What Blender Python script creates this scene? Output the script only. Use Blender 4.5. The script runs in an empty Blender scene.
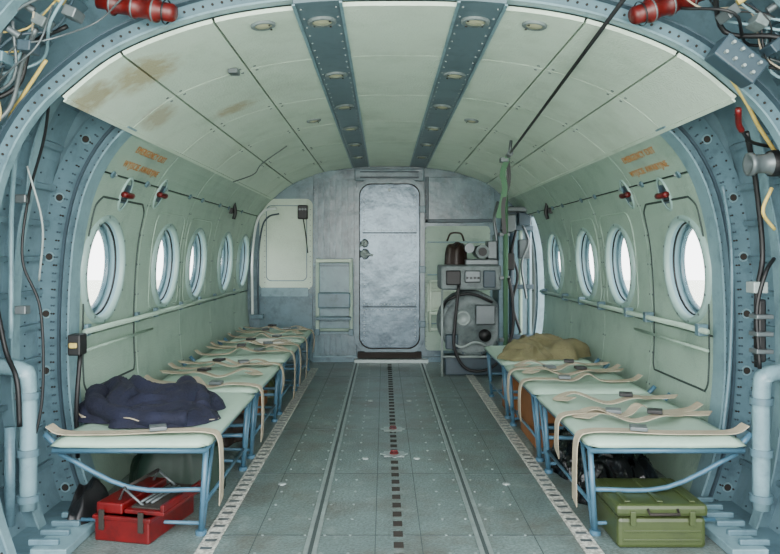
import bpy, bmesh, math, random
from mathutils import Vector, Matrix, noise
random.seed(4)
C=0.05          # cabin centre line X
def lin(c):
    c=c/255.0
    return c/12.92 if c<=.04045 else ((c+.055)/1.055)**2.4
# ---------------------------------------------------------------- materials
def M(name,rgb,rough=.5,metal=0,var=.12,scale=3,bump=0,bscale=200,spec=.5,stains=None,alpha=1,wear=None,speck=0,wear2=None):
    m=bpy.data.materials.new(name); m.use_nodes=True
    nt=m.node_tree; N=nt.nodes; L=nt.links
    b=N['Principled BSDF']
    b.inputs['Roughness'].default_value=rough; b.inputs['Metallic'].default_value=metal
    b.inputs['Specular IOR Level'].default_value=spec
    geo=N.new('ShaderNodeNewGeometry')
    nz=N.new('ShaderNodeTexNoise'); nz.inputs['Scale'].default_value=scale; nz.inputs['Detail'].default_value=6; nz.inputs['Roughness'].default_value=.65
    L.new(geo.outputs['Position'],nz.inputs['Vector'])
    r=N.new('ShaderNodeValToRGB'); r.color_ramp.elements[0].position=.3; r.color_ramp.elements[1].position=.72
    col=[lin(x) for x in rgb]
    r.color_ramp.elements[0].color=[x*(1-var) for x in col]+[1]
    r.color_ramp.elements[1].color=[min(1,x*(1+var)) for x in col]+[1]
    L.new(nz.outputs['Fac'],r.inputs['Fac'])
    out=r.outputs['Color']
    if speck:
        n2=N.new('ShaderNodeTexNoise'); n2.inputs['Scale'].default_value=90; n2.inputs['Detail'].default_value=2
        L.new(geo.outputs['Position'],n2.inputs['Vector'])
        r2=N.new('ShaderNodeValToRGB'); r2.color_ramp.elements[0].position=.42; r2.color_ramp.elements[1].position=.6
        r2.color_ramp.elements[0].color=[1-speck]*3+[1]; r2.color_ramp.elements[1].color=[1,1,1,1]
        L.new(n2.outputs['Fac'],r2.inputs['Fac'])
        mx=N.new('ShaderNodeMix'); mx.data_type='RGBA'; mx.blend_type='MULTIPLY'; mx.inputs[0].default_value=1
        L.new(out,mx.inputs[6]); L.new(r2.outputs['Color'],mx.inputs[7]); out=mx.outputs[2]
    for wr in (wear,wear2):
        if not wr: continue
        n3=N.new('ShaderNodeTexNoise'); n3.inputs['Scale'].default_value=wr[1]; n3.inputs['Detail'].default_value=8; n3.inputs['Roughness'].default_value=.7
        L.new(geo.outputs['Position'],n3.inputs['Vector'])
        r3=N.new('ShaderNodeValToRGB'); r3.color_ramp.elements[0].position=wr[2]; r3.color_ramp.elements[1].position=wr[3]
        L.new(n3.outputs['Fac'],r3.inputs['Fac'])
        mx=N.new('ShaderNodeMix'); mx.data_type='RGBA'
        L.new(r3.outputs['Color'],mx.inputs[0]); L.new(out,mx.inputs[6]); mx.inputs[7].default_value=[lin(x) for x in wr[0]]+[1]; out=mx.outputs[2]
    for (p,rad,sc,c2) in (stains or []):
        sub=N.new('ShaderNodeVectorMath'); sub.operation='SUBTRACT'; sub.inputs[1].default_value=p
        L.new(geo.outputs['Position'],sub.inputs[0])
        ms=N.new('ShaderNodeVectorMath'); ms.operation='MULTIPLY'; ms.inputs[1].default_value=sc
        L.new(sub.outputs[0],ms.inputs[0])
        ln=N.new('ShaderNodeVectorMath'); ln.operation='LENGTH'; L.new(ms.outputs[0],ln.inputs[0])
        mr=N.new('ShaderNodeMapRange'); mr.inputs['From Min'].default_value=rad; mr.inputs['From Max'].default_value=0
        L.new(ln.outputs['Value'],mr.inputs['Value'])
        n4=N.new('ShaderNodeTexNoise'); n4.inputs['Scale'].default_value=22; n4.inputs['Detail'].default_value=5
        L.new(geo.outputs['Position'],n4.inputs['Vector'])
        mu=N.new('ShaderNodeMath'); mu.operation='MULTIPLY'; L.new(mr.outputs[0],mu.inputs[0]); L.new(n4.outputs['Fac'],mu.inputs[1])
        m5=N.new('ShaderNodeMapRange'); m5.inputs['From Min'].default_value=.12; m5.inputs['From Max'].default_value=.34; m5.inputs['To Max'].default_value=.6
        L.new(mu.outputs[0],m5.inputs['Value'])
        mx=N.new('ShaderNodeMix'); mx.data_type='RGBA'
        L.new(m5.outputs[0],mx.inputs[0]); L.new(out,mx.inputs[6]); mx.inputs[7].default_value=[lin(x) for x in c2]+[1]; out=mx.outputs[2]
    L.new(out,b.inputs['Base Color'])
    if bump:
        nb=N.new('ShaderNodeTexNoise'); nb.inputs['Scale'].default_value=bscale; nb.inputs['Detail'].default_value=3
        L.new(geo.outputs['Position'],nb.inputs['Vector'])
        bp=N.new('ShaderNodeBump'); bp.inputs['Strength'].default_value=bump; bp.inputs['Distance'].default_value=.01
        L.new(nb.outputs['Fac'],bp.inputs['Height']); L.new(bp.outputs['Normal'],b.inputs['Normal'])
    b.inputs['Alpha'].default_value=alpha
    return m
st=[((-.84,2.62,1.62),.20,(1,.9,1),(150,120,50)),((-1.0,2.52,1.53),.16,(1,1,1),(140,112,50)),
    ((-.72,3.55,1.70),.17,(1,1.3,1),(155,128,75)),((-.95,3.1,1.58),.12,(1,.6,1),(150,130,90))]
mLin=M('lining_green',(196,213,196),.5,var=.06,scale=4,bump=.45,bscale=110,stains=st,wear=((162,180,160),3,.5,.85),wear2=((140,136,108),8,.66,.95))
mLinW=M('lining_wall',(150,174,158),.4,var=.1,scale=3,bump=.35,bscale=130,wear=((116,138,126),5,.5,.8),wear2=((104,104,80),10,.64,.9))
mBack=M('lining_gap',(48,60,58),.7)
mStrip=M('strip_blue',(86,106,114),.4,var=.14,wear=((62,78,86),12,.5,.8))
mBlue=M('paint_blue_grey',(88,116,126),.36,var=.18,scale=6,wear=((56,76,86),9,.5,.75))
mBlueD=M('paint_blue_dark',(52,70,80),.45,var=.2,scale=8)
mBlueL=M('paint_blue_light',(114,144,152),.33,var=.16,scale=8,wear=((76,100,108),12,.5,.8))
mBulk=M('bulkhead_blue',(106,130,138),.28,var=.2,scale=5,bump=.35,bscale=11,wear=((70,90,100),6,.46,.70))
mDoor=M('door_blue',(90,108,118),.26,metal=.35,var=.2,scale=6,bump=.4,bscale=9,wear=((56,72,82),7,.45,.70))
mSkin=M('skin_blue',(100,128,138),.42,var=.25,scale=5,wear=((70,92,102),7,.5,.8))
mWhite=M('white_paint',(205,215,212),.4,var=.05)
mSleeve=M('window_sleeve',(112,144,154),.35,var=.12)
mFlange=M('window_flange',(138,166,160),.4,var=.08)
mFloor=M('floor_paint',(108,126,124),.38,var=.2,scale=2.2,bump=.35,bscale=100,speck=.35,wear=((82,76,66),3.2,.46,.76),wear2=((138,152,148),7,.56,.8))
mSeam=M('floor_seam',(62,72,72),.6)
mFloorE=M('floor_edge',(196,198,188),.6,var=.25,scale=25,speck=.5)
mAlu=M('aluminium_worn',(146,160,158),.35,metal=.4,var=.2,scale=15)
mDark=M('dark_slot',(38,33,28),.8)
mBlk=M('black_rubber',(16,17,19),.5,var=.3)
mGrey=M('grey_metal',(96,104,106),.35,metal=.4,var=.15,scale=10)
mMach=M('machine_grey',(108,120,120),.55,metal=.1,var=.2,scale=9,wear=((66,76,78),14,.48,.75))
mGreyL=M('grey_light_metal',(146,158,156),.45,metal=.2,var=.12,scale=10)
mRed=M('red_paint',(92,6,8),.4,var=.3,scale=12,wear=((50,10,9),14,.48,.75))
mRedO=M('red_bottle',(86,12,8),.4,var=.5,scale=20)
mYel=M('yellow_sleeve',(190,168,92),.5,var=.2,scale=20)
mText=M('orange_text',(178,112,36),.6)
mSeat=M('seat_green',(162,190,172),.5,var=.06,scale=5,bump=.12,bscale=60,wear=((128,156,142),5,.5,.85))
mLeg=M('leg_blue',(66,102,122),.35,var=.15,scale=15)
mStrap=M('strap_beige',(170,160,138),.8,var=.2,scale=12,bump=.3,bscale=300)
mNavy=M('cloth_navy',(12,17,40),.85,var=.4,scale=8,bump=.5,bscale=90)
mOlive=M('olive_metal',(60,72,38),.4,var=.2,scale=8,wear=((38,46,28),8,.5,.75))
mKhaki=M('khaki_canvas',(104,100,70),.85,var=.2,scale=10,bump=.4,bscale=120)
mTarp=M('green_tarp',(20,44,34),.6,var=.3,scale=9)
mPlast=M('black_plastic_bag',(12,13,15),.18,var=.3,scale=8,bump=.8,bscale=22)
mCard=M('cardboard',(130,84,44),.8,var=.12,scale=9)
mBrown=M('brown_leather',(36,22,15),.45,var=.3,scale=15)
mPaper=M('paper_white',(230,228,218),.8)
mGreenS=M('green_strap',(70,108,80),.8)
mLens=M('lamp_lens',(150,152,126),.2)
mConc=M('apron_concrete',(205,210,196),.9,var=.1,scale=.5)
mGlass=M('window_glass',(200,220,230),.05,alpha=.04)
# ---------------------------------------------------------------- builder
def V(*a): return Vector(a)
def cat(pts,n=8,closed=False):
    P=[Vector(p) for p in pts]
    if len(P)<3 and not closed: return P
    out=[];k=len(P); rng=k if closed else k-1
    for i in range(rng):
        if closed: a,b,c,d=P[i-1],P[i],P[(i+1)%k],P[(i+2)%k]
        else:
            b,c=P[i],P[i+1]; a=P[i-1] if i>0 else b*2-c; d=P[i+2] if i+2<k else c*2-b
        for j in range(n):
            t=j/n
            out.append(.5*((2*b)+(c-a)*t+(2*a-5*b+4*c-d)*t*t+(-a+3*b-3*c+d)*t**3))
    if not closed: out.append(P[-1])
    return out
class MB:
    def __init__(s): s.v=[];s.f=[];s.m=[];s.sm=[];s.mats=[]
    def mi(s,m):
        if m not in s.mats: s.mats.append(m)
        return s.mats.index(m)
    def add(s,vs,fs,m,sm=False):
        o=len(s.v); s.v+=[tuple(x) for x in vs]; k=s.mi(m)
        for f in fs: s.f.append([i+o for i in f]); s.m.append(k); s.sm.append(sm)
    def box(s,x0,x1,y0,y1,z0,z1,m,bev=.004,rot=None,piv=None):
        bm=bmesh.new(); bmesh.ops.create_cube(bm,size=1)
        sx,sy,sz=abs(x1-x0),abs(y1-y0),abs(z1-z0)
        for v in bm.verts: v.co=Vector((v.co.x*sx,v.co.y*sy,v.co.z*sz))
        b=min(bev,min(sx,sy,sz)*.4)
        if b>0: bmesh.ops.bevel(bm,geom=bm.edges[:],offset=b,segments=2,affect='EDGES',profile=.5)
        c=Vector(((x0+x1)/2,(y0+y1)/2,(z0+z1)/2))
        R=rot or Matrix.Identity(3)
        bm.verts.index_update()
        if piv is not None:
            pv=Vector(piv); s.add([R@(v.co+c-pv)+pv for v in bm.verts],[[v.index for v in f.verts] for f in bm.faces],m)
        else: s.add([R@v.co+c for v in bm.verts],[[v.index for v in f.verts] for f in bm.faces],m)
        bm.free()
    def tube(s,pts,r,m,n=8,closed=False,spl=0,rf=None):
        P=cat(pts,spl,closed) if spl else [Vector(p) for p in pts]
        k=len(P); vs=[];fs=[]
        T=[]
        for i in range(k):
            a=P[i-1] if (i>0 or closed) else P[i]; b=P[(i+1)%k] if (i<k-1 or closed) else P[i]
            t=(b-a); T.append(t.normalized() if t.length>1e-9 else Vector((0,0,1)))
        u=T[0].orthogonal().normalized()
        for i in range(k):
            u=(u-T[i]*u.dot(T[i]));
            u=u.normalized() if u.length>1e-6 else T[i].orthogonal().normalized()
            w=T[i].cross(u); rr=rf(i/(max(1,k-1)))*r if rf else r
            for j in range(n):
                a=2*math.pi*j/n
                vs.append(P[i]+(u*math.cos(a)+w*math.sin(a))*rr)
        for i in range(k if closed else k-1):
            i2=(i+1)%k
            for j in range(n):
                j2=(j+1)%n; fs.append([i*n+j,i*n+j2,i2*n+j2,i2*n+j])
        if not closed: fs.append(list(range(n))); fs.append([(k-1)*n+j for j in range(n)])
        s.add(vs,fs,m,True)
    def cyl(s,p0,p1,r,m,n=16,r2=None):
        p0=Vector(p0);p1=Vector(p1);t=(p1-p0).normalized();u=t.orthogonal().normalized();w=t.cross(u)
        r2=r if r2 is None else r2; vs=[]
        for p,q in((p0,r),(p1,r2)):
            for j in range(n):
                a=2*math.pi*j/n; vs.append(p+(u*math.cos(a)+w*math.sin(a))*q)
        s.add(vs,[[j,(j+1)%n,n+(j+1)%n,n+j] for j in range(n)],m,True)
        s.add(vs,[list(range(n)),list(range(n,2*n))],m,False)
    def lathe(s,o,ax,prof,m,n=32,sx=1,sy=1,u=None):
        o=Vector(o);ax=Vector(ax).normalized(); u=Vector(u).normalized() if u else ax.orthogonal().normalized(); w=ax.cross(u)
        vs=[];k=len(prof)
        for r,h in prof:
            for j in range(n):
                a=2*math.pi*j/n; vs.append(o+ax*h+(u*math.cos(a)*sx+w*math.sin(a)*sy)*r)
        fs=[[i*n+j,i*n+(j+1)%n,((i+1)%k)*n+(j+1)%n,((i+1)%k)*n+j] for i in range(k-1) for j in range(n)]
        s.add(vs,fs,m,True)
    def prism(s,poly,y0,y1,m):   # poly in XZ
        n=len(poly)
        vs=[(x,y0,z) for x,z in poly]+[(x,y1,z) for x,z in poly]
        s.add(vs,[list(range(n)),list(range(n,2*n))]+[[i,(i+1)%n,n+(i+1)%n,n+i] for i in range(n)],m)
    def ringp(s,pa,pb,y0,y1,m):
        n=len(pa)
        vs=[(x,y0,z) for x,z in pa]+[(x,y0,z) for x,z in pb]+[(x,y1,z) for x,z in pa]+[(x,y1,z) for x,z in pb]
        fs=[]
        for i in range(n):
            j=(i+1)%n
            fs+=[[i,j,n+j,n+i],[2*n+i,2*n+j,3*n+j,3*n+i],[i,j,2*n+j,2*n+i],[n+i,n+j,3*n+j,3*n+i]]
        s.add(vs,fs,m)
    def ribbon(s,pts,w,m,ref=(0,1,0),th=.003,spl=8):
        P=cat(pts,spl); ref=Vector(ref); vs=[];k=len(P)
        for i in range(k):
            t=(P[min(k-1,i+1)]-P[max(0,i-1)]).normalized(); sd=(ref-t*ref.dot(t)).normalized(); nn=t.cross(sd)
            for a,b in((-1,-1),(1,-1),(1,1),(-1,1)): vs.append(P[i]+sd*a*w/2+nn*b*th/2)
        fs=[[0,1,2,3],[4*k-4,4*k-3,4*k-2,4*k-1]]
        for i in range(k-1):
            for j in range(4): fs.append([4*i+j,4*i+(j+1)%4,4*i+4+(j+1)%4,4*i+4+j])
        s.add(vs,fs,m)
    def lump(s,cx,cy,z0,rx,ry,h,m,seed=0,n=72,k=26,fold=.3,fs_=9,rot=0,p=3):
        fs=[];cr,sr=math.cos(rot),math.sin(rot)
        pts=[]
        for i in range(k+1):
            rho=i/k
            for j in range(n):
                a=2*math.pi*j/n
                rr=rho*(1+.3*noise.noise(Vector((math.cos(a)*1.5,math.sin(a)*1.5,seed)))+.08*noise.noise(Vector((math.cos(a)*5,math.sin(a)*5,seed+3))))
                x=rx*rr*math.cos(a);y=ry*rr*math.sin(a)
                q=Vector((x*fs_,y*fs_,seed*1.7)); q2=q+Vector((noise.noise(q*.6),noise.noise(q*.6+Vector((5,2,1))),0))*1.5
                rid=1-2*abs(noise.noise(q2))
                base=max(0,1-rho**p)**.55
                z=h*base*(.62+.38*noise.noise(Vector((x*4,y*4,seed+9))))+fold*h*rid*base
                pts.append((cx+x*cr-y*sr,cy+x*sr+y*cr,z0+max(z,0)))
        for i in range(k):
            for j in range(n):
                fs.append([i*n+j,i*n+(j+1)%n,(i+1)*n+(j+1)%n,(i+1)*n+j])
        s.add(pts,fs,m,True)
        s.add([pts[k*n+j] for j in range(n)],[list(range(n))],m)
    def obj(s,name,parent=None):
        vs=[Vector(x) for x in s.v]
        mn=Vector([min(v[i] for v in vs) for i in range(3)]);mx=Vector([max(v[i] for v in vs) for i in range(3)])
        c=(mn+mx)/2
        me=bpy.data.meshes.new(name); me.from_pydata([v-c for v in vs],[],s.f)
        for m in s.mats: me.materials.append(m)
        me.polygons.foreach_set('material_index',s.m); me.polygons.foreach_set('use_smooth',s.sm)
        bm=bmesh.new(); bm.from_mesh(me)
        bmesh.ops.recalc_face_normals(bm,faces=bm.faces[:]); bm.to_mesh(me); bm.free(); me.update()
        o=bpy.data.objects.new(name,me); o.location=c; bpy.context.scene.collection.objects.link(o)
        if parent is not None:
            o.parent=parent; o.matrix_parent_inverse=Matrix.Translation(-parent.location)
        return o
def rrect(x0,x1,z0,z1,r,n=8):
    out=[]
    for cx,cz,a0 in((x1-r,z1-r,0),(x0+r,z1-r,90),(x0+r,z0+r,180),(x1-r,z0+r,270)):
        for i in range(n+1):
            a=math.radians(a0+90*i/n); out.append((cx+r*math.cos(a),cz+r*math.sin(a)))
    return out
# ---------------------------------------------------------------- hull profile
HP=[(0,1.8),(.3,1.79),(.6,1.745),(.88,1.645),(1.06,1.515),(1.16,1.41),(1.235,1.27),(1.28,1.1),(1.30,.93),(1.31,.7),(1.305,.45),(1.27,.2),(1.20,-.02)]
_s=cat([(-.3,0,1.79)]+[(x,0,z) for x,z in HP],16)[16:]
S=[(p.x,p.z) for p in _s]; A=[0]
for i in range(1,len(S)): A.append(A[-1]+math.hypot(S[i][0]-S[i-1][0],S[i][1]-S[i-1][1]))
def pt(d):
    sg=-1 if d<0 else 1; a=min(abs(d),A[-1]-1e-6)
    lo=0
    for i in range(len(A)-1):
        if A[i+1]>=a: lo=i;break
    t=(a-A[lo])/(A[lo+1]-A[lo]); return (sg*(S[lo][0]*(1-t)+S[lo+1][0]*t),S[lo][1]*(1-t)+S[lo+1][1]*t)
def nr(d):
    sg=-1 if d<0 else 1; a=min(abs(d),A[-1]-.02); p=pt(max(a-.01,0)) ; q=pt(a+.01)
    tx,tz=q[0]-p[0],q[1]-p[1]; l=math.hypot(tx,tz); return (sg*(-tz/l),tx/l)
def dz(z):
    for i in range(len(S)):
        if S[i][1]<=z and S[i][0]>.4:
            return A[i]
    return A[-1]
def dx(x):
    for i in range(len(S)):
        if S[i][0]>=x: return A[i]
    return A[-1]
def hp(d,y,o=0):
    p=pt(d);n=nr(d); return Vector((C+p[0]+n[0]*o,y,p[1]+n[1]*o))
def sk(d):
    z=pt(d)[1]; return .14+.13*max(0,min(1,(z-1.2)/.45))
def sweep(mb,d0,d1,y0,y1,o0,o1,m,step=.05):
    n=max(1,int(abs(d1-d0)/step)+1); vs=[]
    fo=lambda o,d:(o(d) if callable(o) else o)
    for i in range(n+1):
        d=d0+(d1-d0)*i/n
        for y,o in((y0,o0),(y1,o0),(y1,o1),(y0,o1)): vs.append(hp(d,y,fo(o,d)))
    fs=[];
    for i in range(n):
        for j in range(4): fs.append([4*i+j,4*i+(j+1)%4,4*i+4+(j+1)%4,4*i+4+j])
    mb.add(vs,fs+[[0,1,2,3],[4*n,4*n+1,4*n+2,4*n+3]],m,False)
DF=A[-1]; D66=dz(.66); D133=dz(1.34); D15=dz(1.50); D88=dx(.88); D60=dx(.60); D33=dx(.325); D18=dx(.178)
def cut(ob,cutters):
    for c in cutters:
        md=ob.modifiers.new('b','BOOLEAN'); md.operation='DIFFERENCE'; md.solver='EXACT'; md.object=c
    dg=bpy.context.evaluated_depsgraph_get(); dg.update()
    me=bpy.data.meshes.new_from_object(ob.evaluated_get(dg))
    ob.modifiers.clear(); ob.data=me
shell=bpy.data.objects.new('fuselage_shell',None); bpy.context.scene.collection.objects.link(shell)
WALL={}
WY=[3.29,4.22,4.91,5.80]
def panels(mb,bays,drs,mat,sg,g=.003):
    for (a,b) in drs:
        for i in range(len(bays)-1):
            sweep(mb,sg*(a+g),sg*(b-g),bays[i]+g,bays[i+1]-g,0,.014,mat)
bayW=[3.05,3.76,4.56,5.36,6.22,6.84]
for sg,nm in((-1,'wall_left'),(1,'wall_right')):
    mb=MB(); panels(mb,bayW,[(D15,D133),(D133,D66),(D66,DF)],mLinW,sg,.005)
    sweep(mb,sg*D15,sg*DF,3.05,6.84,.018,.03,mBack)
    ob=mb.obj(nm); WALL[sg]=ob
    mo=MB(); sweep(mo,sg*.0001,sg*DF,1.5,3.02,lambda d:sk(d),lambda d:sk(d)+.02,mSkin)
    sweep(mo,sg*.0001,sg*DF,3.0205,3.03,.035,lambda d:sk(d)+.02,mSkin); mo.obj('hull_skin_rear',shell)
    mo=MB(); sweep(mo,sg*.0001,sg*DF,3.035,6.95,lambda d:sk(d)-.085,lambda d:sk(d)-.07,mSkin)
    so=mo.obj('hull_skin',shell)
    cs=[]
    dw=sg*dz(.94); nn=nr(dw); ax=Vector((nn[0],0,nn[1]))
    ys=WY+([6.52] if sg<0 else [])
    for y in ys:
        mc=MB(); p=hp(dw,y); mc.cyl(p-ax*.1,p+ax*.3,.220,mBack,n=40); cs.append(mc.obj('cutter'))
    if sg>0:
        mc=MB(); mc.box(C+1.0,C+1.7,6.28,6.8,.12,1.33,mBack,bev=.0); cs.append(mc.obj('cutter'))
    cut(ob,cs); cut(so,cs)
    for c in cs: bpy.data.objects.remove(c)
    for y in ys:
        w=MB(); p=hp(dw,y)
        w.lathe(p,ax,[(.204,.07),(.207,.04),(.211,.002)],mSleeve,n=48)
        w.lathe(p,ax,[(.211,.002),(.213,-.014),(.222,-.022),(.240,-.018),(.250,-.004),(.250,.012)],mFlange,n=48)
        w.lathe(p,ax,[(.204,.065),(.203,.046),(.192,.044),(.188,.048),(.186,.065)],mBlue,n=48)
        w.lathe(p,ax,[(.2105,.016),(.204,.018),(.204,.024),(.2105,.026)],mBlk,n=48)
        w.cyl(p+ax*.055,p+ax*.058,.194,mGlass,n=40)
        for k in range(12):
            a=k*math.pi/6+.2; u=ax.orthogonal().normalized(); q=ax.cross(u)
            c0=p+(u*math.cos(a)+q*math.sin(a))*.230-ax*.018; w.cyl(c0,c0-ax*.004,.006,mGrey,n=8)
        w.obj('window_%d'%(ys.index(y)+1+(0 if sg<0 else 5)))
# ceiling
mb=MB(); bayC=[2.39,3.0,3.75,4.5,5.3,6.1,6.84]
for sg in(-1,1): panels(mb,bayC,[(D33,D60),(D60,D88),(D88,D15)],mLin,sg,.004)
for i in range(len(bayC)-1): sweep(mb,-D18,D18,bayC[i]+.003,bayC[i+1]-.003,0,.014,mLin)
sweep(mb,-D15,D15,2.39,6.84,.018,.03,mBack)
for sg in(-1,1):
    sweep(mb,sg*(D15-.012),sg*(D15+.004),2.39,6.84,-.006,-.0005,mLin)
ceil=mb.obj('ceiling')
for sg in(-1,1):
    t=MB(); sweep(t,sg*D18,sg*D33,2.34,6.84,.002,.016,mStrip)
    for dd in(D18,D33): sweep(t,sg*(dd-.005),sg*(dd+.005),2.34,6.84,-.005,.0,mBlueL)
    for i in range(46):
        for dd in(D18+.018,D33-.018):
            p=hp(sg*dd,2.4+i*.097,.002); t.cyl(p,p-V(0,0,.003),.004,mGreyL,n=6)
    t.obj('trim_1' if sg<0 else 'trim_2')
def lamp(d,y,r=.050):
    l=MB(); p=hp(d,y,-.001); n=nr(d); ax=Vector((-n[0],0,-n[1]))
    l.lathe(p,ax,[(r,-.002),(r,.006),(r*.9,.009),(r*.68,.007)],mMach,n=28)
    l.lathe(p,ax,[(r*.68,.006),(r*.5,.010),(r*.25,.012),(.001,.013)],mLens,n=28)
    for k in range(4):
        a=k*1.57+.8; c0=p+V(math.cos(a)*r*.8,math.sin(a)*r*.8,0)+ax*.008; l.cyl(c0,c0+ax*.003,.004,mDark,n=6)
    l.obj('ceiling_lamp')
for sg in(-1,1):
    for y in(2.53,3.29,4.0,4.7,5.4,6.1): lamp(sg*(D18+D33)/2,y)
    for y in(2.5,4.3): lamp(sg*.46,y,.042)
# ---------------------------------------------------------------- floor
f=MB(); f.box(C-1.22,C+1.22,.3,6.85,-.05,0,mFloor,bev=0)
for sg in(-1,1): f.box(C+sg*1.22,C+sg*1.46,.6,3.04,-.05,-.001,mBlue,bev=0)
for y in(2.62,3.35,4.2,5.1,6.0):
    f.box(C-.63,C+.63,y-.003,y+.003,0,.0012,mSeam,bev=0)
for x in(-.45,-.03,.13,.53):
    f.box(x-.0015,x+.0015,1,6.7,0,.0012,mSeam,bev=0)
for x in(-.28,-.43,-.21,.305,.38,.5,-.12,.22):
    for i in range(28):
        yy=2.3+i*.16; f.cyl((x,yy,0),(x,yy,.003),.005,mAlu,n=8)
floor=f.obj('floor')
for x in(-.247,.342):
    t=MB(); t.box(x-.022,x-.007,.4,6.8,0,.006,mAlu,bev=.001); t.box(x+.007,x+.022,.4,6.8,0,.006,mAlu,bev=.001); t.box(x-.007,x+.007,.4,6.8,0,.002,mSeam,bev=0); t.obj('floor_rail')
for x in(-.60,.70):
    t=MB(); t.box(x-.03,x+.03,.5,6.4,0,.005,mFloorE,bev=.001)
    for i in range(70):
        y=1.6+i*.068
        t.box(x-.02,x+.02,y,y+.02,.005,.006,mGrey,bev=0)
    t.obj('floor_edge_strip')
t=MB()
t.box(C-.026,C+.026,.5,6.7,0,.0025,mFloor,bev=0)
y=1.5
while y<6.6:
    t.box(C-.017,C+.017,y,y+.05,.0025,.0045,mDark,bev=0); y+=.1
t.obj('floor_tie_down_track')
for y in(3.66,4.18):
    t=MB(); 
    for a in(0,45):
        t.box(C-.05,C+.05,y-.05,y+.05,.004,.009 if a else .007,mAlu,bev=.002,rot=Matrix.Rotation(math.radians(a),3,'Z'))
    t.cyl((C,y,.009),(C,y,.014),.022,mRed,n=16); t.tube([(C-.016,y,.014),(C-.014,y,.022),(C+.014,y,.022),(C+.016,y,.014)],.004,mRed)
    t.obj('tie_down_ring')
for (x,y) in((-.09,3.6),(.16,3.6),(-.09,5.0),(.17,5.0),(-.44,3.2),(.53,3.2)):
    t=MB(); t.lathe((x,y,0),(0,0,1),[(.018,0),(.016,.005),(.010,.006),(.001,.006)],mGreyL,n=16); t.obj('floor_screw')
# ---------------------------------------------------------------- bulkhead
poly=[]
for i in range(81):
    d=-DF+2*DF*i/80; p=pt(d);n=nr(d); poly.append((C+p[0]+n[0]*.13,max(p[1]+n[1]*.13,-.03)))
b=MB(); b.prism(poly,6.85,6.93,mBulk)
b.prism(rrect(-1.15,-.66,.66,1.50,.06),6.835,6.85,mLin)
b.prism(rrect(-1.15,-.66,.13,.63,.03),6.83,6.85,mBlue)
b.prism(rrect(-1.13,-.70,.60,.68,.01),6.82,6.85,mBlueL)
b.ringp(rrect(-1.09,-.71,.74,1.44,.05),rrect(-1.083,-.717,.747,1.433,.045),6.831,6.836,mBlue)
for x in(-1.10,-.68):
    for i in range(26): b.cyl((x,6.83,.2+i*.048),(x,6.824,.2+i*.048),.004,mGrey,n=6)
b.box(-.65,-.25,6.80,6.85,.0,1.76,mBulk,bev=.003)
for i in range(7):
    x=-.62+i*.055; b.prism(rrect(x-.014,x+.014,.95,1.68,.013,4),6.782,6.80,mBulk)
for i in range(7):
    x=-.62+i*.055; b.prism(rrect(x-.014,x+.014,.06,.25,.013,4),6.782,6.80,mBulk)
for zz in(.9,.27,.05): b.box(-.65,-.25,6.785,6.80,zz-.012,zz+.012,mBlueL,bev=.003)
b.box(-.62,-.28,6.785,6.80,.30,.88,mBlueL,bev=.003)
b.box(-.27,.37,6.79,6.85,1.66,1.775,mBulk,bev=.01)
b.box(-.22,.32,6.775,6.79,1.685,1.70,mBlueD,bev=.003); b.box(-.22,.32,6.775,6.79,1.74,1.75,mBlueD,bev=.003)
b.box(.37,1.02,6.81,6.85,1.28,1.70,mBulk,bev=.004)
for tri in(((.44,1.34),(.66,1.34),(.56,1.60)),((.66,1.62),(.84,1.62),(.75,1.36)),((.84,1.34),(.98,1.34),(.92,1.56))):
    b.prism(list(tri),6.803,6.81,mBulk)
b.box(.38,1.02,6.79,6.81,1.28,1.31,mBlueD); b.box(.38,.41,6.79,6.81,1.28,1.70,mBlueD)
b.prism(rrect(.38,.98,.10,1.25,.04),6.83,6.85,mLinW)
b.prism(rrect(.40,.66,.45,.72,.02),6.80,6.83,mLin)
b.prism(rrect(1.04,1.30,.10,1.2,.04),6.83,6.85,mBlue)
b.prism([(-.66,-.0),(1.25,-.0),(1.25,.045),(-.66,.045)],6.78,6.85,mBlue)
for z in (.35,.8,1.1):
    b.box(.40,.96,6.815,6.83,z-.006,z+.006,mBlueL)
for x in(-.64,-.26,.385,.97):
    for i in range(34): 
        z=.1+i*.045; b.cyl((x,6.80,z),(x,6.777,z),.004,mGrey,n=6)
front=b.obj('wall_front')
d=MB(); X0,X1,Z0,Z1=-.24,.343,.11,1.648
d.ringp(rrect(X0-.025,X1+.025,Z0-.02,Z1+.02,.13,10),rrect(X0+.012,X1-.012,Z0+.012,Z1-.012,.11,10),6.76,6.85,mBulk)
d.ringp(rrect(X0+.010,X1-.010,Z0+.010,Z1-.010,.12,10),rrect(X0+.018,X1-.018,Z0+.018,Z1-.018,.11,10),6.765,6.85,mDark)
d.prism(rrect(X0+.012,X1-.012,Z0+.012,Z1-.012,.11,10),6.80,6.85,mDoor)
d.ringp(rrect(X0+.03,X1-.03,Z0+.03,Z1-.03,.10,10),rrect(X0+.045,X1-.045,Z0+.045,Z1-.045,.09,10),6.788,6.80,mDoor)
for z,hh in((.50,.012),(1.18,.010)):
    d.box(X0+.04,X1-.04,6.788,6.80,z,z+hh,mBlueD,bev=.002)
for z in(.53,1.16,1.21,.48):
    for i in range(16): d.cyl((X0+.06+i*.031,6.80,z),(X0+.06+i*.031,6.787,z),.0045,mGreyL,n=6)
for x in(X0+.057,X1-.057):
    for i in range(40): d.cyl((x,6.80,.2+i*.034),(x,6.788,.2+i*.034),.0045,mGreyL,n=6)
for z,r in((1.09,.032),(.99,.040)):
    d.lathe((-.18,6.80,z),(0,-1,0),[(r,0),(r,.02),(r*.7,.03),(.001,.032)],mGreyL,n=20)
    d.lathe((-.18,6.80,z),(0,-1,0),[(r*1.25,0),(r*1.25,.006),(r,.007)],mBlueD,n=20)
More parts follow.
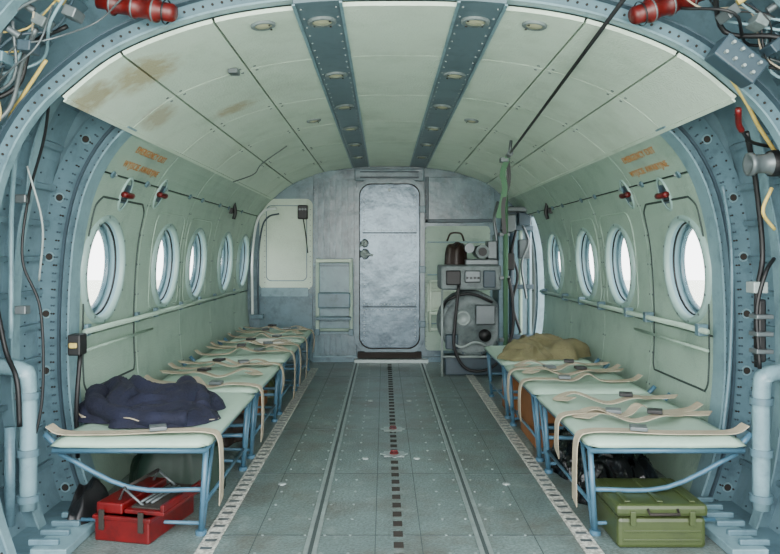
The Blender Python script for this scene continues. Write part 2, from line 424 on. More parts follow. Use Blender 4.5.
d.tube([(-.18,6.77,.99),(-.18,6.74,.99),(-.10,6.74,.98)],.01,mGreyL); d.tube([(-.18,6.77,1.09),(-.18,6.745,1.09),(-.22,6.745,1.06)],.008,mGreyL)
d.cyl((.05,6.80,1.58),(.05,6.78,1.58),.014,mGreyL)
for z in(.35,.85,1.4): d.box(X1-.02,X1+.035,6.745,6.765,z-.03,z+.03,mBlue)
d.box(X0,X1,6.74,6.80,.04,.095,mDark,bev=.004); d.box(X0-.03,X1+.06,6.70,6.80,.0,.035,mAlu)
d.obj('door_1')
s=MB()
for x in(-.605,-.30): s.box(x-.016,x+.016,6.72,6.76,.25,.95,mLinW,bev=.005)
for z in(.93,.62,.52,.30): s.tube([(-.605,6.74,z),(-.30,6.74,z)],.014,mLinW)
s.box(-.60,-.305,6.70,6.76,.50,.64,mBlue,bev=.01); s.box(-.61,-.295,6.60,6.78,.40,.425,mBlue,bev=.006); s.box(-.61,-.295,6.66,6.78,.915,.945,mLin,bev=.006)
for x in(-.605,-.30): s.box(x-.02,x+.02,6.70,6.80,.25,.31,mBlue)
s.obj('folding_step_rack')
s=MB(); 
for x in(.42,.64): s.tube([(x,6.77,.28),(x,6.77,.74)],.012,mLin)
for z in(.74,.66,.48,.30): s.tube([(.42,6.77,z),(.64,6.77,z)],.012,mLin)
s.box(.41,.65,6.70,6.80,.44,.465,mLin); s.obj('document_rack')
s=MB(); s.box(-.79,-.70,6.76,6.825,1.31,1.44,mBlk,bev=.01)
for i in range(3): s.cyl((-.77+i*.026,6.76,1.40),(-.77+i*.026,6.745,1.40),.010,mGrey,n=12)
s.tube([(-.74,6.78,1.31),(-.72,6.76,1.2),(-.70,6.80,1.0)],.005,mBlk,spl=6); s.obj('intercom_box')
s=MB(); s.tube([(-1.20,6.76,.42),(-1.205,6.76,.9),(-1.17,6.76,1.25),(-1.10,6.76,1.38),(-.98,6.76,1.41)],.012,mWhite,n=10,spl=8)
s.tube([(-1.15,6.78,.42),(-1.155,6.78,.9),(-1.12,6.78,1.22),(-1.06,6.78,1.33),(-.96,6.78,1.36)],.008,mBlueD,n=8,spl=8)
s.box(-1.22,-1.10,6.74,6.825,.40,.44,mBlue); s.obj('door_post_rail')
# ---------------------------------------------------------------- right forward machinery
h=MB()
h.lathe((.72,6.16,.42),(0,-1,0),[(.001,-.22),(.26,-.22),(.27,-.2),(.27,.10),(.255,.12),(.235,.125)],mMach,n=48)
h.lathe((.72,6.16,.42),(0,-1,0),[(.235,.125),(.22,.115),(.15,.12),(.14,.13),(.06,.135),(.05,.15),(.001,.155)],mMach,n=48)
for k in range(10):
    a=k*.628; h.cyl((.72+.247*math.cos(a),6.04,.42+.247*math.sin(a)),(.72+.247*math.cos(a),6.028,.42+.247*math.sin(a)),.009,mBlueD,n=8)
h.lathe((.64,6.02,.47),(0,-1,0),[(.065,-.01),(.065,.02),(.05,.03),(.045,.02),(.001,.02)],mGreyL,n=28)
h.lathe((.82,6.02,.33),(0,-1,0),[(.05,-.01),(.05,.025),(.001,.03)],mBlk,n=24)
h.box(.74,.90,5.97,6.04,.42,.58,mGrey,bev=.01); h.box(.50,.60,5.98,6.06,.22,.34,mBlueD,bev=.01)
h.tube([(.47,6.1,.50),(.52,6.0,.62),(.7,5.99,.67),(.88,6.0,.60)],.012,mBlk,spl=6)
h.tube([(.52,6.0,.30),(.62,5.97,.24),(.74,5.97,.28),(.88,6.0,.22)],.009,mGreyL,spl=6)
h.box(.46,.95,5.98,6.4,.70,.90,mMach,bev=.015)
h.box(.50,.62,5.96,5.99,.74,.86,mBlk,bev=.01); h.box(.65,.78,5.955,5.99,.76,.86,mGrey,bev=.01); h.box(.80,.90,5.955,5.99,.72,.86,mBlueD,bev=.01)
for i in range(4): h.cyl((.67+i*.03,5.96,.80),(.67+i*.03,5.94,.80),.009,mBlk,n=10)
h.box(.66,.93,6.0,6.3,.90,.95,mGrey,bev=.01)
h.cyl((.80,6.0,1.01),(.80,6.25,1.01),.055,mMach,n=24); h.cyl((.80,5.995,1.01),(.80,6.0,1.01),.035,mBlk,n=20); h.cyl((.70,6.05,1.04),(.70,6.2,1.04),.04,mGrey,n=20)
h.box(.84,.92,6.0,6.15,.95,1.10,mGrey,bev=.01)
h.tube([(.98,5.96,.0),(.98,5.96,.9),(.98,5.96,1.58)],.020,mGreenS)
for z in(.3,.8,1.15): h.box(.93,1.01,5.95,6.05,z-.015,z+.015,mGrey)
h.tube([(.88,6.05,.95),(.92,6.05,1.1),(.90,6.05,1.28),(.94,6.1,1.42)],.014,mGrey,spl=6)
h.box(.93,1.0,6.0,6.35,.12,1.15,mBlue,bev=.008); h.box(.50,.98,6.05,6.3,.0,.15,mBlueD,bev=.01)
h.tube([(.47,5.99,.0),(.47,5.99,.70)],.010,mGreyL)
h.tube([(.47,5.99,.16),(.97,5.99,.16)],.010,mGreyL)
h.obj('cargo_winch')
q=MB(); q.lump(.59,6.15,.905,.10,.09,.26,mBrown,seed=5,fold=.12,fs_=12,p=6,n=40,k=16); q.tube([(.52,6.1,1.1),(.55,6.08,1.16),(.63,6.08,1.16),(.66,6.1,1.1)],.008,mBrown,spl=6); q.obj('leather_pouch')
q=MB(); q.tube([(.60,5.94,.74),(.57,5.92,.45),(.56,5.9,.25),(.64,5.9,.09),(.78,5.9,.06),(.92,5.9,.14),(1.02,5.9,.35),(1.03,5.92,.6),(1.0,5.93,.8)],.013,mBlk,n=10,spl=8); q.obj('power_cable')
q=MB()
for x,m,r,zt in((1.06,mGrey,.018,1.45),(1.14,mBlueD,.024,1.42),(1.22,mLinW,.018,1.36),(1.30,mBlue,.02,1.25)):
    q.tube([(x,6.62,.0),(x,6.62,zt)],r,m,n=10)
for z in(1.36,1.22,.7,.25): q.box(1.04,1.33,6.58,6.66,z-.02,z+.02,mBlueD,bev=.004)
q.box(1.05,1.16,6.5,6.6,1.18,1.34,mGrey,bev=.01); q.box(1.18,1.29,6.48,6.6,1.24,1.36,mBlueD,bev=.01); q.box(1.0,1.30,6.4,6.5,1.36,1.40,mGrey,bev=.006)
q.box(1.06,1.14,6.45,6.55,.85,1.0,mBlk,bev=.01); q.box(1.18,1.28,6.46,6.56,.95,1.12,mGrey,bev=.01)
q.tube([(1.16,6.5,1.2),(1.12,6.48,1.0),(1.17,6.48,.8),(1.13,6.5,.55),(1.2,6.5,.3)],.012,mBlk,spl=8)
q.tube([(1.2,6.5,1.28),(1.26,6.46,1.1),(1.2,6.46,.9),(1.25,6.5,.6)],.01,mGrey,spl=8)
q.obj('door_frame_equipment')
q=MB(); q.lump(1.17,6.25,.0,.09,.12,.28,mRed,seed=8,n=40,k=14); q.obj('red_bag')
q=MB(); q.tube([(.69,2.08,1.735),(.78,4.6,1.615)],.007,mBlk,n=8); q.cyl((.778,4.55,1.617),(.78,4.66,1.61),.018,mGrey); q.tube([(.78,4.6,1.615),(.79,4.6,1.70)],.01,mGrey); q.tube([(.69,2.12,1.735),(.69,2.12,1.83)],.01,mGrey); q.obj('static_line_rod')
q=MB(); q.ribbon([(.775,4.63,1.60),(.745,4.65,1.5),(.76,4.66,1.4),(.72,4.66,1.22)],.035,mGreenS,ref=(1,0,.2)); q.ribbon([(.775,4.64,1.60),(.785,4.66,1.45),(.75,4.66,1.3),(.76,4.66,1.12)],.025,mBlk,ref=(1,0,.2)); q.box(.73,.78,4.63,4.69,1.57,1.60,mGrey); q.obj('hanging_strap')
# ---------------------------------------------------------------- wall fittings
for sg in(-1,1):
    t=MB()
    for (ya,yb,za,zb) in((3.09,3.72,.42,1.24),(3.95,4.5,.70,1.22),(4.62,5.2,.70,1.22)):
        P=[(y,z) for y,z in rrect(ya,yb,za,zb,.06,5)]
        PP=[]
        for i in range(len(P)):
            a=P[i];b_=P[(i+1)%len(P)]; n=max(1,int(math.hypot(a[0]-b_[0],a[1]-b_[1])/.06))
            for j in range(n): PP.append((a[0]+(b_[0]-a[0])*j/n,a[1]+(b_[1]-a[1])*j/n))
        t.tube([hp(sg*dz(z),y,-.001) for y,z in PP],.005 if ya<3.5 else .0035,mBack if ya<3.5 else mLinW,n=6,closed=True)
    t.obj('trim_3' if sg<0 else 'trim_4')
    r=MB(); x=C+sg*1.262
    r.tube([(x,3.0,.68),(x,6.2,.68)],.012,mLinW,n=10); r.tube([(x+sg*.01,3.02,.60),(x+sg*.01,3.9,.60)],.007,mLinW)
    for y in(3.08,3.7,4.0,4.5,4.95,5.4,6.1): r.box(x-.012,x+sg*.03,y-.02,y+.02,.655,.705,mBlue)
    r.obj('wall_handrail')
    for y,z in((3.38,1.275),(3.85,1.315)):
        hd=MB(); D=sg*dz(z); n=nr(D); ax=Vector((-n[0],0,-n[1])); p=hp(D,y)
        uu=ax.cross(V(0,1,0)).normalized()
        hd.lathe(p,ax,[(.056,.0005),(.056,.008),(.05,.011),(.046,.006)],mFlange,n=28,u=uu,sx=1.5,sy=1.0)
        hd.lathe(p,ax,[(.046,.006),(.044,.002),(.001,.002)],mBlueD,n=28,u=uu,sx=1.5,sy=1.0)
        hd.tube([p+ax*.02+V(0,-.065,0),p+ax*.03,p+ax*.02+V(0,.05,0)],.014,mRed,n=8,spl=4)
        hd.tube([p+ax*.002,p+ax*.03],.012,mRed,n=8)
        hd.obj('emergency_release_handle')
    for y in(5.62,):
        hd=MB(); D=sg*dz(1.33); n=nr(D); ax=Vector((-n[0],0,-n[1])); p=hp(D,y)
        hd.tube([p+V(0,0,.07)+ax*.02,p+ax*.035,p+V(0,0,-.06)+ax*.02],.014,mBlk,n=8,spl=4); hd.box(p.x-.02,p.x+.02,y-.04,y+.04,1.30,1.34,mBlk); hd.box(p.x-.015,p.x+.02,y-.03,y+.03,1.38,1.41,mGrey)
        hd.obj('coat_hook')
    hg=MB()
    for y in(3.15,3.6,3.9,4.4,4.7,5.2,5.5,6.0):
        D=sg*dz(1.34); n=nr(D); ax=Vector((-n[0],0,-n[1])); p=hp(D,y)
        hg.cyl(p,p+ax*.008,.016,mBlue,n=12); hg.cyl(p+V(0,.04,0),p+V(0,.04,0)+ax*.006,.008,mGreyL,n=10)
    for yb in bayW[1:-1]:
        for z in(.2,.35,.5,.8,.95,1.1,1.25):
            D=sg*dz(z); n=nr(D); ax=Vector((-n[0],0,-n[1]))
            for e in(-.02,.02):
                p=hp(D,yb+e); hg.cyl(p,p+ax*.003,.005,mGrey,n=8)
    hg.obj('fasteners',WALL[sg])
    hg=MB()
    for y in bayC[1:-1]:
        for DD in(D88,D60):
            for e in(-.03,.03):
                for e2 in(-.03,.03):
                    p=hp(sg*(DD+e2),y+e); n=nr(sg*DD); ax=Vector((-n[0],0,-n[1])); hg.cyl(p,p+ax*.003,.006,mMach,n=8)
    hg.obj('fasteners',ceil)
    cu=bpy.data.curves.new('t','FONT'); cu.body='EMERGENCY EXIT\nWYJSCIE AWARYJNE'; cu.size=.046; cu.space_character=1.15; cu.align_x='CENTER'; cu.space_line=1.7; cu.extrude=.0006; cu.offset=.0
    to=bpy.data.objects.new('tmp',cu); bpy.context.scene.collection.objects.link(to)
    bpy.context.evaluated_depsgraph_get().update()
    me=bpy.data.meshes.new_from_object(to.evaluated_get(bpy.context.evaluated_depsgraph_get())); bpy.data.objects.remove(to)
    D=sg*dz(1.42); n=nr(D); nrm=Vector((-n[0],0,-n[1])); xa=Vector((0,1 if sg<0 else -1,0)); ya=nrm.cross(xa)
    p=hp(D,3.42,-.008)+ya*.03
    mt=Matrix(((xa.x,ya.x,nrm.x,p.x),(xa.y,ya.y,nrm.y,p.y),(xa.z,ya.z,nrm.z,p.z),(0,0,0,1)))
    me.materials.clear(); me.materials.append(mText)
    o=bpy.data.objects.new('emergency_exit_lettering',me); bpy.context.scene.collection.objects.link(o)
    o.parent=WALL[sg]; o.matrix_parent_inverse=Matrix.Translation(-WALL[sg].location); o.matrix_basis=mt
q=MB(); q.tube([hp(-D60-.1,4.9,-.01),hp(-D88,5.0,-.04),hp(-D88-.1,5.1,-.05),hp(-D15,5.0,-.02)],.004,mGrey,spl=8); q.obj('ceiling_cord')
q=MB(); p=hp(-(D60+.05),2.95,0); q.box(p.x-.02,p.x+.02,2.92,2.98,p.z-.02,p.z-.0,mGrey); q.obj('ceiling_bracket')
# ---------------------------------------------------------------- rear frames (near camera)
for sg in(-1,1):
    fr=MB()
    sweep(fr,sg*(D15-.02),sg*DF,2.99,3.01,.0,.15,mBlue); sweep(fr,sg*(D15-.02),sg*DF,2.95,3.05,-.004,.004,mBlueL)
    sweep(fr,sg*(D15-.02),sg*DF,2.975,2.99,.045,.055,mBlueD)
    i=0; d=D15+.03
    while d<DF-.03:
        for o in(.02,.075,.085,.13):
            q_=hp(sg*d,2.99,o); fr.cyl(q_,q_-V(0,.004,0),.0042,mBlueD if i%3 else mDark,n=6)
        if i%7==3:
            p=hp(sg*d,2.99,.105); fr.cyl(p,p-V(0,.004,0),.02,mBlueL,n=16); fr.cyl(p-V(0,.003,0),p-V(0,.005,0),.014,mDark,n=16)
        d+=.032; i+=1
    fr.obj('frame_forward',shell)
    fr=MB()
    sweep(fr,sg*.001,sg*DF,2.36,2.38,.025,.065,mBlue); sweep(fr,sg*.001,sg*DF,2.35,2.39,.018,.025,mBlueL); sweep(fr,sg*.001,sg*DF,2.33,2.37,.065,.07,mBlueD)
    sweep(fr,sg*.5,sg*DF,2.50,2.515,.13,lambda d:max(.14,sk(d)),mBlue)
    d=.5
    while d<DF-.05:
        p=hp(sg*d,2.36,.045); fr.cyl(p,p-V(0,.004,0),.0045,mDark,n=6)
        d+=.03
    fr.obj('frame_rear',shell)
    st_=MB()
    for dd in[.3+.13*i for i in range(18)]:
        if dd<DF-.03: sweep(st_,sg*dd,sg*(dd+.018),1.6,2.98,lambda d:sk(d)-.022,lambda d:sk(d),mBlue)
    for yy in(2.14,2.70):
        sweep(st_,sg*.6,sg*DF,yy,yy+.015,lambda d:sk(d)-.05,lambda d:sk(d),mBlue)
        sweep(st_,sg*.6,sg*DF,yy-.02,yy+.035,lambda d:sk(d)-.054,lambda d:sk(d)-.048,mBlueL)
    for yy in(2.45,2.55,2.65,2.80,2.88):
        dd=.9
        while dd<DF-.05:
            p=hp(sg*dd,yy,sk(dd)); n=nr(sg*dd); st_.cyl(p,p-Vector((n[0],0,n[1]))*.004,.004,mBlueD,n=6); dd+=.045
    g=st_
    g.box(C+sg*1.15-.06,C+sg*1.15+.06,2.42,2.96,0,.03,mBlueL)
    for i in range(6): g.box(C+sg*1.18-.05,C+sg*1.18+.05,2.45+i*.085,2.47+i*.085,.03,.05,mBlue)
    st_.obj('stringers',shell)
def T(lst):
    q=MB()
    for pts,r,m,spl in lst: q.tube(pts,r,m,n=10,spl=spl)
    return q
q=T([([(-1.25,2.6,.10),(-1.25,2.6,.52),(-1.27,2.6,.585),(-1.36,2.62,.60)],.030,mBlueL,5),([(-1.29,2.55,.06),(-1.29,2.55,.4)],.018,mBlue,0)])
for z in(.14,.30,.50): q.cyl((-1.25,2.6,z-.012),(-1.25,2.6,z+.012),.038,mBlue,n=20)
q.obj('ventilation_pipe')
q=T([([(1.326,2.6,.10),(1.326,2.6,.50),(1.345,2.6,.57),(1.44,2.62,.58)],.030,mBlueL,5)])
for z in(.14,.30,.48): q.cyl((1.326,2.6,z-.012),(1.326,2.6,z+.012),.038,mBlue,n=20)
q.obj('ventilation_pipe')
q=T([([(-1.08,2.39,1.50),(-1.15,2.5,1.38),(-1.25,2.6,1.19),(-1.27,2.6,.975),(-1.207,2.6,.8),(-1.20,2.6,.5),(-1.24,2.6,.3)],.005,mBlk,8),
 ([(-1.37,2.6,.86),(-1.33,2.6,.66),(-1.27,2.56,.56),(-1.26,2.56,.40)],.009,mBlk,8),
 ([(-1.16,2.36,1.52),(-1.25,2.5,1.3),(-1.31,2.6,1.1),(-1.31,2.6,.7)],.009,mBlueL,8),
 ([(-1.05,2.30,1.60),(-1.14,2.34,1.50),(-1.22,2.40,1.42),(-1.30,2.5,1.25)],.006,mYel,8),
 ([(-1.23,2.55,1.30),(-1.20,2.6,1.1),(-1.235,2.65,.9)],.004,mGreyL,8)])
for z in(1.19,.8,.5): q.box(-1.29,-1.25,2.58,2.62,z-.015,z+.015,mGrey)
q.obj('wiring_harness')
q=T([([(1.20,2.45,1.40),(1.28,2.55,1.25),(1.33,2.6,1.0),(1.30,2.58,.85),(1.31,2.6,.6)],.009,mBlk,8),
 ([(1.37,2.6,.98),(1.32,2.56,.93),(1.29,2.56,.8),(1.30,2.56,.60)],.007,mBlk,8),
 ([(1.26,2.75,1.25),(1.315,2.8,1.0),(1.31,2.8,.6),(1.28,2.8,.3)],.007,mBlue,8),
 ([(1.10,2.34,1.55),(1.18,2.4,1.48),(1.24,2.45,1.42),(1.33,2.5,1.33)],.007,mYel,8),
 ([(1.13,2.36,1.46),(1.15,2.4,1.42),(1.17,2.42,1.40)],.010,mRed,5),
 ([(1.17,2.42,1.40),(1.22,2.46,1.37),(1.30,2.5,1.36)],.006,mBlk,5),
 ([(1.31,2.5,1.22),(1.28,2.5,1.14),(1.33,2.52,1.08)],.006,mYel,5)])
q.box(1.28,1.33,2.56,2.62,.86,.90,mGreyL); q.box(1.295,1.325,2.56,2.60,.62,.84,mBlk,bev=.008)
for z in(.66,.72,.78): q.box(1.28,1.34,2.54,2.60,z-.008,z+.008,mGrey)
q.obj('wiring_harness')
q=MB(); q.lathe((1.33,2.46,1.30),(-1,0,-.05),[(.001,-.02),(.035,-.02),(.04,0),(.04,.05),(.032,.06),(.032,.10),(.039,.105),(.039,.12),(.028,.12),(.001,.09)],mGrey,n=28); q.lathe((1.33,2.46,1.30),(-1,0,-.05),[(.042,.0),(.044,.01),(.044,.04),(.042,.05)],mBlk,n=28); q.obj('adjustable_spotlight')
for sg,a,b_ in((-1,(-.64,2.27,1.735),(-.86,2.29,1.775)),(1,(.76,2.27,1.725),(.97,2.30,1.80))):
    q=MB(); a=Vector(a);b_=Vector(b_); t=(b_-a)
    q.lathe(a,t,[(.001,0),(.022,.0),(.028,.01),(.028,.05),(.036,.055),(.036,.075),(.030,.08),(.030,.12),(.034,.125),(.034,.14),(.028,.145),(.028,.19),(.034,.195),(.034,.21),(.022,.22),(.022,.25),(.001,.25)],mRedO,n=24)
    for h_ in(.03,.065,.13,.20): q.lathe(a,t,[(.0365,h_-.003),(.038,h_),(.0365,h_+.003)],mGrey if h_>.05 else mBlk,n=24)
    q.obj('fire_extinguisher_bottle')
    w=MB(); random.seed(9+sg)
    for i in range(28):
        d0=sg*(.78+.03*i); P=[]
        for k in range(5):
            P.append(hp(d0+sg*.11*k,2.26+random.uniform(-.10,.05),.03+(sk(d0)-.05)*random.uniform(.2,.85)))
        w.tube(P,random.choice([.003,.005,.008]),random.choice([mYel,mBlk,mGrey,mBlueL,mGrey,mStrap,mBlueL,mBlk,mBlueD]),n=8,spl=6)
    for i in range(8):
        p=hp(sg*(.95+.075*i),2.22,.11+.03*(i%2)); w.box(p.x-.02,p.x+.02,2.18,2.25,p.z-.016,p.z+.016,[mGrey,mMach,mBlueD,mBlue,mBlk,mBlueD,mGrey,mRed][i],rot=Matrix.Rotation(random.uniform(-.7,.7),3,'Y'))
        w.cyl(p+V(.02*sg,-.02,.03),p+V(.05*sg,-.03,.05),.011,mYel if i%3==0 else mGrey,n=12)
    w.obj('cable_bundle')
q=MB(); R=Matrix.Rotation(math.radians(38),3,'Y'); q.box(.99,1.14,2.2,2.28,1.54,1.62,mBlueD,rot=R,bev=.006)
for i in range(4):
    for j in range(2):
        p=R@V(-.05+.033*i,-.04,-.018+.036*j)+V(1.065,2.24,1.58); q.cyl(p,p+V(0,-.014,0),.005,mGreyL,n=10)
q.obj('switch_panel')
q=MB(); q.box(-1.20,-1.15,2.80,2.87,.61,.69,mBlk,bev=.006); q.box(-1.19,-1.16,2.79,2.80,.64,.66,mYel); q.tube([(-1.17,2.85,.61),(-1.18,2.84,.4),(-1.2,2.9,.2)],.009,mBlk,spl=5); q.obj('junction_box')
# ---------------------------------------------------------------- benches
def bench(sg,y0,y1):
    b=MB(); xi=C+sg*.66; xo=C+sg*1.21; zt=.352
    nx,ny=14,16; vs=[];fs=[]
    def g(i,j,top):
        u=i/nx;v=j/ny
        ex=min(u,1-u)*nx; ey=min(v,1-v)*ny
        rd=.012*(max(0,1-ex)**2+max(0,1-ey)**2)
        sag=.014*math.sin(math.pi*u)*math.sin(math.pi*v)+.004*noise.noise(Vector((u*5,v*6+y0*3,1)))
        x=xi+(xo-xi)*u; y=y0+(y1-y0)*v
        return (x,y,zt-rd-sag if top else zt-.036+rd*.6-sag*.4)
    for top in(1,0):
        for i in range(nx+1):
            for j in range(ny+1): vs.append(g(i,j,top))
    K=(nx+1)*(ny+1); id_=lambda i,j,t:t*K+i*(ny+1)+j
    for t in(0,1):
        for i in range(nx):
            for j in range(ny): fs.append([id_(i,j,t),id_(i+1,j,t),id_(i+1,j+1,t),id_(i,j+1,t)])
    for i in range(nx):
        for j in(0,ny): fs.append([id_(i,j,0),id_(i+1,j,0),id_(i+1,j,1),id_(i,j,1)])
    for j in range(ny):
        for i in(0,nx): fs.append([id_(i,j,0),id_(i,j+1,0),id_(i,j+1,1),id_(i,j,1)])
    b.add(vs,fs,mSeat,True)
    zf=.308
    b.tube([(xo,y0+.02,zf),(xi+sg*.02,y0+.02,zf),(xi+sg*.02,y1-.02,zf),(xo,y1-.02,zf)],.010,mLeg)
    for yy in(y0+.05,y1-.10):
        xf=C+sg*.70
        b.tube([(xi+sg*.02,yy,zf),(xf,yy+.01,.012)],.0105,mLeg,n=10)
        b.tube([(xi+sg*.025,yy+.13,zf),(xf,yy+.04,.012)],.007,mLeg)
        b.tube([(xf-sg*.01,yy+.01,.16),(C+sg*.95,yy,.17),(C+sg*1.2,yy,.29)],.009,mLeg,spl=4)
        b.tube([(xf-sg*.005,yy+.01,.04),(C+sg*1.13,yy+.02,.05)],.007,mLeg)
        b.cyl((xf,yy+.01,0),(xf,yy+.01,.016),.02,mLeg,n=14)
        b.tube([(xo-sg*.01,yy,zf),(C+sg*1.25,yy,.36)],.011,mLeg)
    b.tube([(C+sg*.695,y0+.05,.10),(C+sg*.695,y1-.10,.10)],.007,mLeg)
    b.obj('folding_bench')
def strap(sg,y,seed,dyr=.2):
    random.seed(seed); q=MB(); z=.358; r=random.uniform
    x=lambda a:C+sg*a
    dy=r(-dyr,dyr)
    pts=[(x(1.24),y,z+.03),(x(1.19),y,z+.004),(x(1.05),y+dy*.3,z+.001),(x(.98),y+dy*.7+.03*(dyr>.1),z+.03*(dyr>.1)),(x(.90),y+dy,z+.002),(x(.80),y+dy*.7,z+.008)]
    L_=r(.08,.26)
    e=[(x(.68),y+dy*.9,z+.006),(x(.640),y+dy*.9,z-.02),(x(.632),y+dy,z-.06-L_*.3),(x(.645),y+dy+.05,z-.06-L_)]
    q.ribbon(pts+e,.058,mStrap)
    y2=y+r(.12,.24)
    q.ribbon([(x(1.22),y2,z+.02),(x(1.12),y2+.06,z+.004),(x(1.0),y2-.07,z+.03),(x(.90),y2-.05,z+.004),(x(.80),y2+.09,z+.02),(x(.72),y2+.05,z+.004),(x(.76),y2-.02,z+.012)],.055,mStrap)
    c=Vector((x(.86),y+dy*.9,z+.016)); q.box(c.x-.03,c.x+.03,c.y-.03,c.y+.03,c.z-.006,c.z+.008,mGrey,bev=.003,rot=Matrix.Rotation(r(-.4,.4),3,'Z'))
    c=Vector((x(.98),y2-.06,z+.04)); q.box(c.x-.028,c.x+.028,c.y-.028,c.y+.028,c.z-.006,c.z+.008,mBlk,bev=.003,rot=Matrix.Rotation(r(-.4,.4),3,'Z'))
    q.obj('seat_belt')
SL=[(2.57,3.50),(3.55,4.48),(4.53,5.46),(5.51,6.4)]; SR=[(2.57,3.46),(3.50,4.38),(4.42,5.25)]
for a,b_ in SL: bench(-1,a,b_)
for a,b_ in SR: bench(1,a,b_)
sd=20
for a,b_ in SL:
    for y in((a+.06,) if a<3 else (a+.14,a+.56)): strap(-1,y,sd,.03 if a<3 else .2); sd+=1
for y,e in((2.64,.03),(3.02,.12),(3.72,.15),(4.06,.15)): strap(1,y,sd,e); sd+=1
# ---------------------------------------------------------------- loose items
q=MB(); q.lump(-.98,3.04,.352,.28,.25,.12,mNavy,seed=11,fold=.38,fs_=9); q.lump(-.83,2.86,.352,.20,.12,.07,mNavy,seed=14,fold=.4,fs_=11,rot=.3)
q.tube([(-1.16,3.0,.43),(-1.12,2.88,.41),(-1.0,2.80,.385),(-.86,2.76,.38),(-.74,2.78,.378)],.043,mNavy,n=14,spl=8,rf=lambda t:(1-.35*t)*(1+.09*math.sin(t*27)+.05*math.sin(t*61)))
q.tube([(-.85,3.15,.44),(-.76,3.05,.41),(-.72,2.93,.385)],.043,mNavy,n=14,spl=8,rf=lambda t:(1-.3*t)*(1+.09*math.sin(t*21)))
q.obj('folded_jacket')
q=MB(); q.lump(1.02,4.74,.352,.27,.27,.13,mKhaki,seed=31,fold=.25,fs_=7,p=5); q.lump(.87,4.55,.352,.18,.11,.08,mKhaki,seed=35,fold=.3,fs_=9); q.obj('canvas_bag')
q=MB()
for i in range(3): q.box(-.94,-.68,5.22,5.44,.357+i*.004,.3605+i*.004,mPaper,bev=0,rot=Matrix.Rotation(.3-.25*i,3,'Z'))
q.obj('paper_sheets')
q=MB(); x0,x1,y0,y1=-.975,-.765,2.55,2.88; pv=((x0+x1)/2,(y0+y1)/2,0); R=Matrix.Rotation(-.22,3,'Z')
def tb(*a,**k): q.box(*a,rot=R,piv=pv,**k)
def rp(p): return R@(Vector(p)-Vector(pv))+Vector(pv)
tb(x0,x1,y0,y1,.0,.09,mRed,bev=.006); tb(x0-.006,x1+.006,y0-.005,y1+.005,.075,.09,mRed,bev=.003)
xm=(x0+x1)/2
tb(x0,xm-.004,y0+.01,y1-.01,.092,.13,mRed,bev=.006)
tb(xm+.004,x1+.05,y0+.01,y1-.01,.098,.112,mRed,bev=.003); tb(x1+.035,x1+.05,y0+.01,y1-.01,.112,.135,mRed,bev=.003); tb(xm+.02,x1+.03,y0+.03,y1-.03,.112,.118,mDark,bev=.001)
for xx in(x0+.03,x1-.03): tb(xx-.010,xx+.010,y0-.008,y0,.04,.11,mDark,bev=.002)
for yy in(y0+.05,y1-.05): q.tube([rp((xm-.04,yy,.125)),rp((xm-.02,yy,.17)),rp((xm+.06,yy,.11))],.005,mGrey)
q.tube([rp((xm-.02,y0+.05,.17)),rp((xm-.02,y1-.05,.17))],.007,mDark)
for i in range(3): q.tube([rp((xm+.04+i*.02,y0+.06,.124)),rp((xm+.045+i*.02,y1-.08,.124))],.005,mGrey)
q.obj('metal_toolbox')
q=MB(); x0,x1,y0,y1=.79,1.09,2.50,2.80
q.box(x0,x1,y0,y1,0,.105,mOlive,bev=.014); q.box(x0-.006,x1+.006,y0-.006,y1+.006,.108,.15,mOlive,bev=.014)
for xx in(x0+.05,x1-.05): q.box(xx-.010,xx+.010,y0-.012,y0+.004,.08,.13,mOlive,bev=.003)
for xx in(x0+.04,x1-.04,(x0+x1)/2): q.box(xx-.010,xx+.010,y0+.02,y1-.02,.15,.156,mOlive,bev=.003)
for zz in(.03,.06): q.box(x0+.02,x1-.02,y0-.004,y0+.002,zz-.004,zz+.004,mOlive,bev=.002)
q.tube([(x0+.1,y0-.005,.135),(x0+.1,y0-.025,.125),(x1-.1,y0-.025,.125),(x1-.1,y0-.005,.135)],.005,mDark)
q.obj('ammunition_crate')
def cbox(x0,x1,y0,y1,h,nm='cardboard_box'):
    q=MB(); q.box(x0,x1,y0,y1,0,h,mCard,bev=.003)
    q.box((x0+x1)/2-.02,(x0+x1)/2+.02,y0-.001,y1,h*.7,h+.001,mStrap,bev=0); q.box(x0-.001,x1+.001,(y0+y1)/2-.003,(y0+y1)/2+.003,h-.002,h+.0012,mDark,bev=0); q.box(x0+.04,x0+.1,y0-.0015,y0,h*.3,h*.5,mDark,bev=0)
    q.obj(nm)
cbox(.775,1.10,3.80,4.20,.25); cbox(.775,1.06,4.48,4.85,.27); cbox(-1.05,-.78,4.6,4.95,.22)
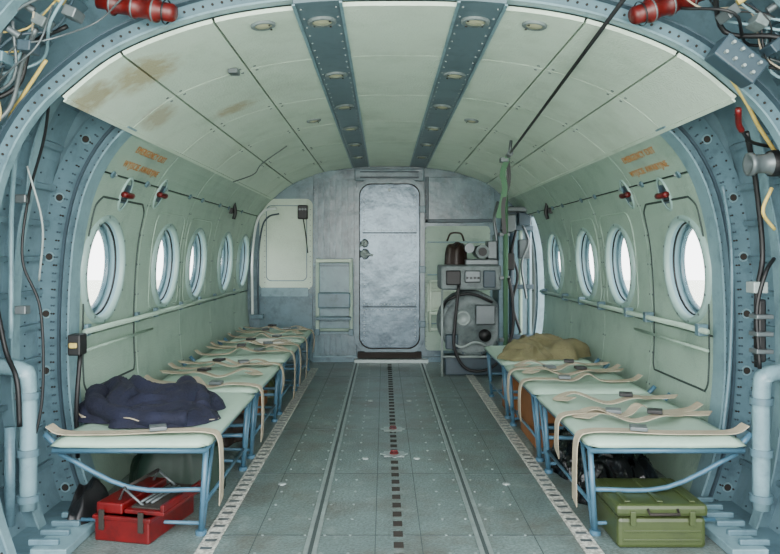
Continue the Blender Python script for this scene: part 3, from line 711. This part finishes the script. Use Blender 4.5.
q=MB(); q.lump(.94,3.40,0,.16,.22,.22,mPlast,seed=41,fold=.25,fs_=10,p=5); q.tube([(.94,3.3,.2),(.95,3.25,.24),(.93,3.22,.26)],.02,mPlast,rf=lambda t:1-.3*t,spl=4); q.obj('trash_bag')
q=MB(); q.lump(.95,2.99,0,.17,.13,.22,mPlast,seed=44,fold=.3,fs_=10,p=4); q.obj('trash_bag')
q=MB(); q.lump(-.90,3.22,0,.21,.20,.25,mTarp,seed=51,fold=.3,fs_=8,p=4); q.obj('folded_tarpaulin')
q=MB(); q.lump(-1.10,2.76,0,.07,.12,.15,mBlk,seed=53,fold=.3,fs_=10); q.obj('duffel_bag')
q=MB(); q.lump(-.9,4.0,0,.15,.25,.22,mBrown,seed=57,fold=.25,fs_=8,p=4); q.obj('duffel_bag')
q=MB(); q.lump(-.9,5.25,0,.15,.20,.2,mOlive,seed=59,fold=.25,fs_=8,p=4); q.obj('duffel_bag')
# ---------------------------------------------------------------- outside
g=MB(); g.box(-60,60,-60,60,-1.3,-1.2,mConc,bev=0); g.obj('ground')
# ---------------------------------------------------------------- lights
w=bpy.data.worlds.new('World'); bpy.context.scene.world=w; w.use_nodes=True
bg=w.node_tree.nodes['Background']; bg.inputs['Color'].default_value=(.96,.98,1,1); bg.inputs['Strength'].default_value=7.0
def area(name,loc,rot,sx,sy,p,col=(1,1,1)):
    l=bpy.data.lights.new(name,'AREA'); l.shape='RECTANGLE'; l.size=sx; l.size_y=sy; l.energy=p; l.color=col
    o=bpy.data.objects.new(name,l); o.location=loc; o.rotation_euler=rot; bpy.context.scene.collection.objects.link(o); return o
area('daylight_rear_opening',(.05,-.5,1.35),(math.radians(92),0,0),1.8,1.2,90,(1,.975,.92))
cam=bpy.data.cameras.new('Camera'); co=bpy.data.objects.new('Camera',cam); bpy.context.scene.collection.objects.link(co)
co.location=(0,0,1.0); co.rotation_euler=(math.radians(90),0,0)
cam.sensor_width=36; cam.lens=740/780*36; cam.shift_x=6/780; cam.shift_y=-24/780; cam.clip_start=.05
bpy.context.scene.camera=co
